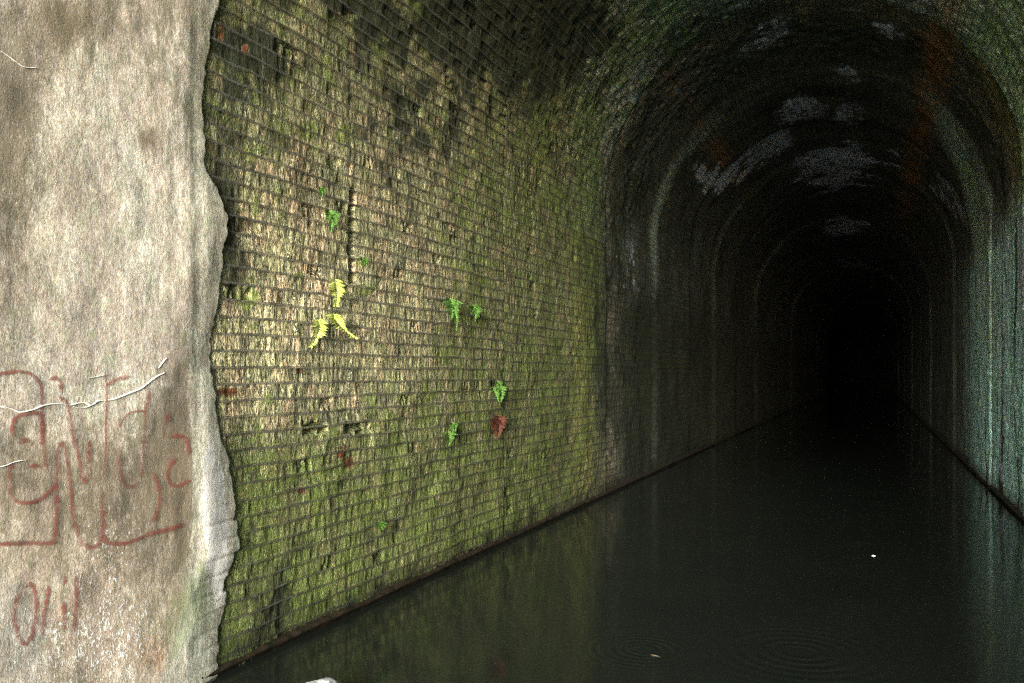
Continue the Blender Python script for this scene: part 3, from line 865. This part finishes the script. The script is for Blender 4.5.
# ------------------------------------------------------------------ ferns growing out of the joints
FY = plain('yellow_green_fern', (0.30, 0.38, 0.07), (0.42, 0.50, 0.14), 40, 0.55, 0)
FG = plain('bright_green_fern', (0.045, 0.12, 0.02), (0.09, 0.19, 0.035), 40, 0.55, 0)
FR = plain('dead_brown_fern', (0.055, 0.018, 0.012), (0.11, 0.032, 0.02), 40, 0.8, 0)
ST_ = plain('fern_stalk', (0.10, 0.12, 0.03), (0.16, 0.16, 0.05), 40, 0.7, 0)
def frond(root, length, width, bend_y, mat, seed, droop=0.35, dense=13, tri=False, start=0.04):
    """one hanging pinnate frond as a leaf blade and its stalk; local x = out of the wall, y = along it, z = up"""
    rnd = random.Random(seed)
    V, Fc = [], []; SVs, SF = [], []
    pts = []
    for i in range(25):
        u = i / 24
        pts.append(Vector((0.012 + 0.022 * math.sin(u * 2.8) * length / 0.15, bend_y * u * u * length, 0.01 * (1 - u) - length * u * (1 - droop * 0.1))))
    for i, p in enumerate(pts):
        r = 0.0016 * (1 - 0.7 * i / 24)
        for k in range(5):
            a = k * 2 * math.pi / 5
            SVs.append(p + Vector((r * math.cos(a), r * math.sin(a), 0)))
    for i in range(24):
        for k in range(5):
            a = i * 5 + k; b = i * 5 + (k + 1) % 5
            SF.append((a, b, b + 5, a + 5))
    for j in range(dense):
        u = start + (1 - start) * j / (dense - 0.5)
        f = u * 24; i = min(23, int(f)); p = pts[i].lerp(pts[i + 1], f - i)
        w = width * (0.35 + 0.65 * math.sin(math.pi * min(1, (u * 1.15 + 0.25)))) if not tri else width * (1.05 - u)
        w = max(w, width * 0.16) * 1.55
        for sgn in (-1, 1):
            lw = w * rnd.uniform(0.85, 1.15)
            hw = length / dense * rnd.uniform(0.55, 0.75)
            dirv = Vector((rnd.uniform(0.0, 0.35) + (0.25 if sgn < 0 else 0), sgn, rnd.uniform(-0.45, -0.12))).normalized()
            up = Vector((rnd.uniform(-0.3, 0.5), 0, 1)).normalized()
            b = len(V)
            for (a_, h_) in ((0, 0.35), (0.35, 1), (0.7, 0.85), (1.0, 0.0), (0.7, -0.85), (0.35, -1), (0, -0.35)):
                q = p + dirv * (lw * a_) + up * (hw * h_) + Vector((0.004 * math.sin(a_ * 3) + 0.0015 * h_, 0, 0))
                V.append(q)
            Fc.append(tuple(range(b, b + 7)))
            b2 = len(V)
            for q in V[b:b + 7]: V.append(q + Vector((-0.0006, 0, 0)))
            Fc.append(tuple(range(b2 + 6, b2 - 1, -1)))
    return V, Fc, SVs, SF
def fern(px, py, label, fr, mat, cat='fern', group=None):
    x, y, z = wall_at(px, py, XL + 0.01)
    e = tag(empty('fern', (x, y, z)), label, cat, group)
    e.rotation_euler = (0, 0, -0.5)
    extra = [(dy + 0.012, dz - 0.004, ln * 0.7, wd * 0.8, by + 0.35, tri, st) for (dy, dz, ln, wd, by, tri, st) in fr[:1]] + [(dy - 0.010, dz, ln * 0.55, wd * 0.7, by - 0.45, tri, st) for (dy, dz, ln, wd, by, tri, st) in fr[:1]]
    for k, (dy, dz, ln, wd, by, tri, st) in enumerate(fr + (extra if mat is not FY else [])):
        V, Fc, SV, SF = frond(e, ln, wd, by, mat, int(px * 7 + k), tri=tri, start=st)
        o = mesh_obj('frond', [v + Vector((0.004 * k, dy, dz)) for v in V], Fc, mat); o.parent = e
        s = mesh_obj('stalk', [v + Vector((0.004 * k, dy, dz)) for v in SV], SF, ST_); s.parent = o
    return e
G1 = 'yellow green ferns on the brick wall'
G2 = 'small green ferns on the brick wall'
fern(334, 281, 'yellow green fern frond hanging upright, highest of the three yellow ones on the brick wall', [(0, 0, .165, .046, 0.0, False, .02)], FY, group=G1)
fern(318, 321, 'yellow green fern frond leaning left, lower left of the three yellow ones', [(0, 0, .165, .038, -0.40, False, .02), (-0.01, 0.0, .06, .016, .6, False, .1)], FY, group=G1)
fern(332, 315, 'yellow green fern frond curving out to the right, lower right of the three yellow ones', [(0, 0, .15, .044, 1.05, False, .05), (0, 0, .06, .016, .1, False, .1)], FY, group=G1)
fern(329, 212, 'small wedge shaped green fern left of the dark vertical slot', [(0, 0, .13, .042, 0, True, .02)], FG, group=G2)
fern(449, 300, 'green fern tuft with a long tail, left one of the pair in mid wall', [(0, 0, .16, .07, 0, True, .0), (0.03, -.05, .20, .03, .1, True, .1)], FG, group=G2)
fern(472, 306, 'slender green fern tuft, right one of the pair in mid wall', [(0, 0, .13, .055, 0.1, True, .02)], FG, group=G2)
fern(496, 381, 'ragged green fern tuft just above the reddish brown dead fern', [(0, 0, .12, .04, -.2, True, .1), (-0.05, -.06, .13, .05, .5, True, .05), (0.03, -.05, .14, .045, 0, True, .05)], FG, group=G2)
fern(449, 428, 'small green fern tuft low on the wall left of the dead fern', [(0.02, 0.04, .10, .035, -.2, True, .1), (-0.02, -.03, .11, .05, 0, True, .05)], FG, group=G2)
fern(497, 416, 'withered reddish brown fern on the brick wall below a green tuft', [(0, 0, .14, .055, 0.0, False, .05), (0.0, -.05, .16, .05, -.15, True, .05), (-0.03, -.03, .08, .04, .3, False, .05)], FR, group=G2)
fern(320, 189, 'tiny yellowish fern sprig above the wedge shaped one', [(0, 0, .05, .02, 0, True, .05)], FG, group=G2)
fern(362, 259, 'tiny green sprig beside the dark vertical slot', [(0, 0, .05, .025, 0, True, .05)], FG, group=G2)
fern(378, 522, 'small flat green sprig on the mossy foot of the wall', [(0, 0, .05, .035, .4, False, .05)], FG, group=G2)

# ------------------------------------------------------------------ boulder at the lower edge, scrap of foam
def rock(name, loc, rx, ry, rz_, mat, seed):
    bm = bmesh.new()
    bmesh.ops.create_icosphere(bm, subdivisions=5, radius=1.0)
    for v in bm.verts:
        c = v.co
        a = math.atan2(c.y, c.x)
        n = float(fbm(np.array([c.x * 1.6 + seed]), np.array([c.y * 1.6 + c.z * 1.2]), seed, 4)[0]) - 0.5
        n2 = float(fbm(np.array([c.x * 7 + seed]), np.array([c.y * 7 + c.z * 6]), seed + 3, 3)[0]) - 0.5
        f = 1 + 0.55 * n + 0.10 * n2
        v.co = Vector((c.x * rx * f, c.y * ry * f, max(-0.6, c.z) * rz_ * f))
    me = bpy.data.meshes.new(name); bm.to_mesh(me); bm.free()
    me.materials.append(mat)
    me.polygons.foreach_set('use_smooth', [True] * len(me.polygons))
    o = bpy.data.objects.new(name, me); o.location = loc
    return link(o)
RK = plain('grey_boulder_stone', (0.30, 0.31, 0.31), (0.46, 0.47, 0.47), 30, 0.85, 0.006)
b = water_at(328, 690, ZW + 0.05)
tag(rock('boulder', (b[0], b[1] - 0.06, ZW + 0.01), 0.15, 0.13, 0.10, RK, 3), 'pale grey boulder just breaking the water below the brick wall', 'rock')
FO = plain('white_foam', (0.80, 0.85, 0.90), (0.9, 0.92, 0.95), 60, 0.4, 0.001)
f_ = water_at(873.5, 556)
bm = bmesh.new()
for (dx, dy, r) in ((0, 0, .008), (.010, .004, .006), (-.008, .005, .006), (.002, .010, .005), (-.002, -.007, .005)):
    bmesh.ops.create_uvsphere(bm, u_segments=14, v_segments=8, radius=r, matrix=Matrix.Translation((dx, dy, r * .35)) @ Matrix.Diagonal((1, 1, .75, 1)))
me = bpy.data.meshes.new('foam_cluster'); bm.to_mesh(me); bm.free(); me.materials.append(FO)
o = link(bpy.data.objects.new('foam_cluster', me)); o.location = (f_[0], f_[1], ZW)
tag(o, 'tiny white cluster of foam bubbles floating on the dark water', 'foam')
# a twig by the left ripple
TW = plain('wet_twig', (0.03, 0.026, 0.014), (0.06, 0.05, 0.025), 40, 0.6, 0.001)
a0 = water_at(651, 655); bm = bmesh.new(); pts = [(0, 0, .001), (.02, -.006, .003), (.042, -.008, .001), (.062, -.017, -.002)]
rings = []
for i, p in enumerate(pts):
    r = (.003, .0035, .0025, .0015)[i]
    rings.append([bm.verts.new((p[0], p[1] + r * math.cos(k * math.pi / 3), p[2] + r * math.sin(k * math.pi / 3))) for k in range(6)])
for i in range(3):
    for k in range(6): bm.faces.new((rings[i][k], rings[i][(k + 1) % 6], rings[i + 1][(k + 1) % 6], rings[i + 1][k]))
bm.faces.new(rings[0][::-1]); bm.faces.new(rings[3])
me = bpy.data.meshes.new('twig'); bm.to_mesh(me); bm.free(); me.materials.append(TW)
o = link(bpy.data.objects.new('twig', me)); o.location = (a0[0], a0[1], ZW)
tag(o, 'thin brown twig afloat at the edge of the ripple rings', 'twig')

# ------------------------------------------------------------------ light
SUN_EL, SUN_AZ = 8.0, 6.5         # light travels along +Y, turned to the left by SUN_AZ
d = Vector((-math.sin(rad(SUN_AZ)) * math.cos(rad(SUN_EL)), math.cos(rad(SUN_AZ)) * math.cos(rad(SUN_EL)), -math.sin(rad(SUN_EL))))
sun = bpy.data.lights.new('sun', 'SUN'); sun.energy = 2.5; sun.angle = rad(30); sun.color = (1.0, 0.995, 0.975)
so = link(bpy.data.objects.new('sun', sun)); so.rotation_euler = d.to_track_quat('-Z', 'Y').to_euler(); so.location = (4, -10, 8)
w = bpy.data.worlds.new('World'); SC.world = w; w.use_nodes = True
nt = w.node_tree
sky = nt.nodes.new('ShaderNodeTexSky'); sky.sky_type = 'NISHITA'; sky.sun_disc = False
sky.sun_elevation = rad(SUN_EL); sky.sun_rotation = math.atan2(-d.x, -d.y)
bg = nt.nodes['Background']; bg.inputs[1].default_value = 0.15
nt.links.new(sky.outputs[0], bg.inputs[0])

# ------------------------------------------------------------------ camera
cam = bpy.data.cameras.new('camera'); cam.sensor_width = 36; cam.lens = 36 * F / 1024
cam.shift_y = (372 - 341.5) / 1024; cam.clip_start = 0.05; cam.clip_end = 600
SC.cycles.use_denoising = False; SC.cycles.use_adaptive_sampling = False
SC.cycles.pixel_filter_type = 'BLACKMAN_HARRIS'; SC.cycles.filter_width = 1.2
co = link(bpy.data.objects.new('camera', cam)); co.rotation_euler = (rad(90), 0, TH)
SC.camera = co
SC.view_settings.view_transform = 'Standard'; SC.view_settings.look = 'None'
SC.view_settings.exposure = 2.82; SC.view_settings.gamma = 1
SC.view_settings.use_curve_mapping = False
SC.cycles.max_bounces = 7; SC.cycles.diffuse_bounces = 5; SC.cycles.glossy_bounces = 3
SC.cycles.caustics_reflective = True; SC.cycles.caustics_refractive = False
SC.cycles.sample_clamp_indirect = 1.5
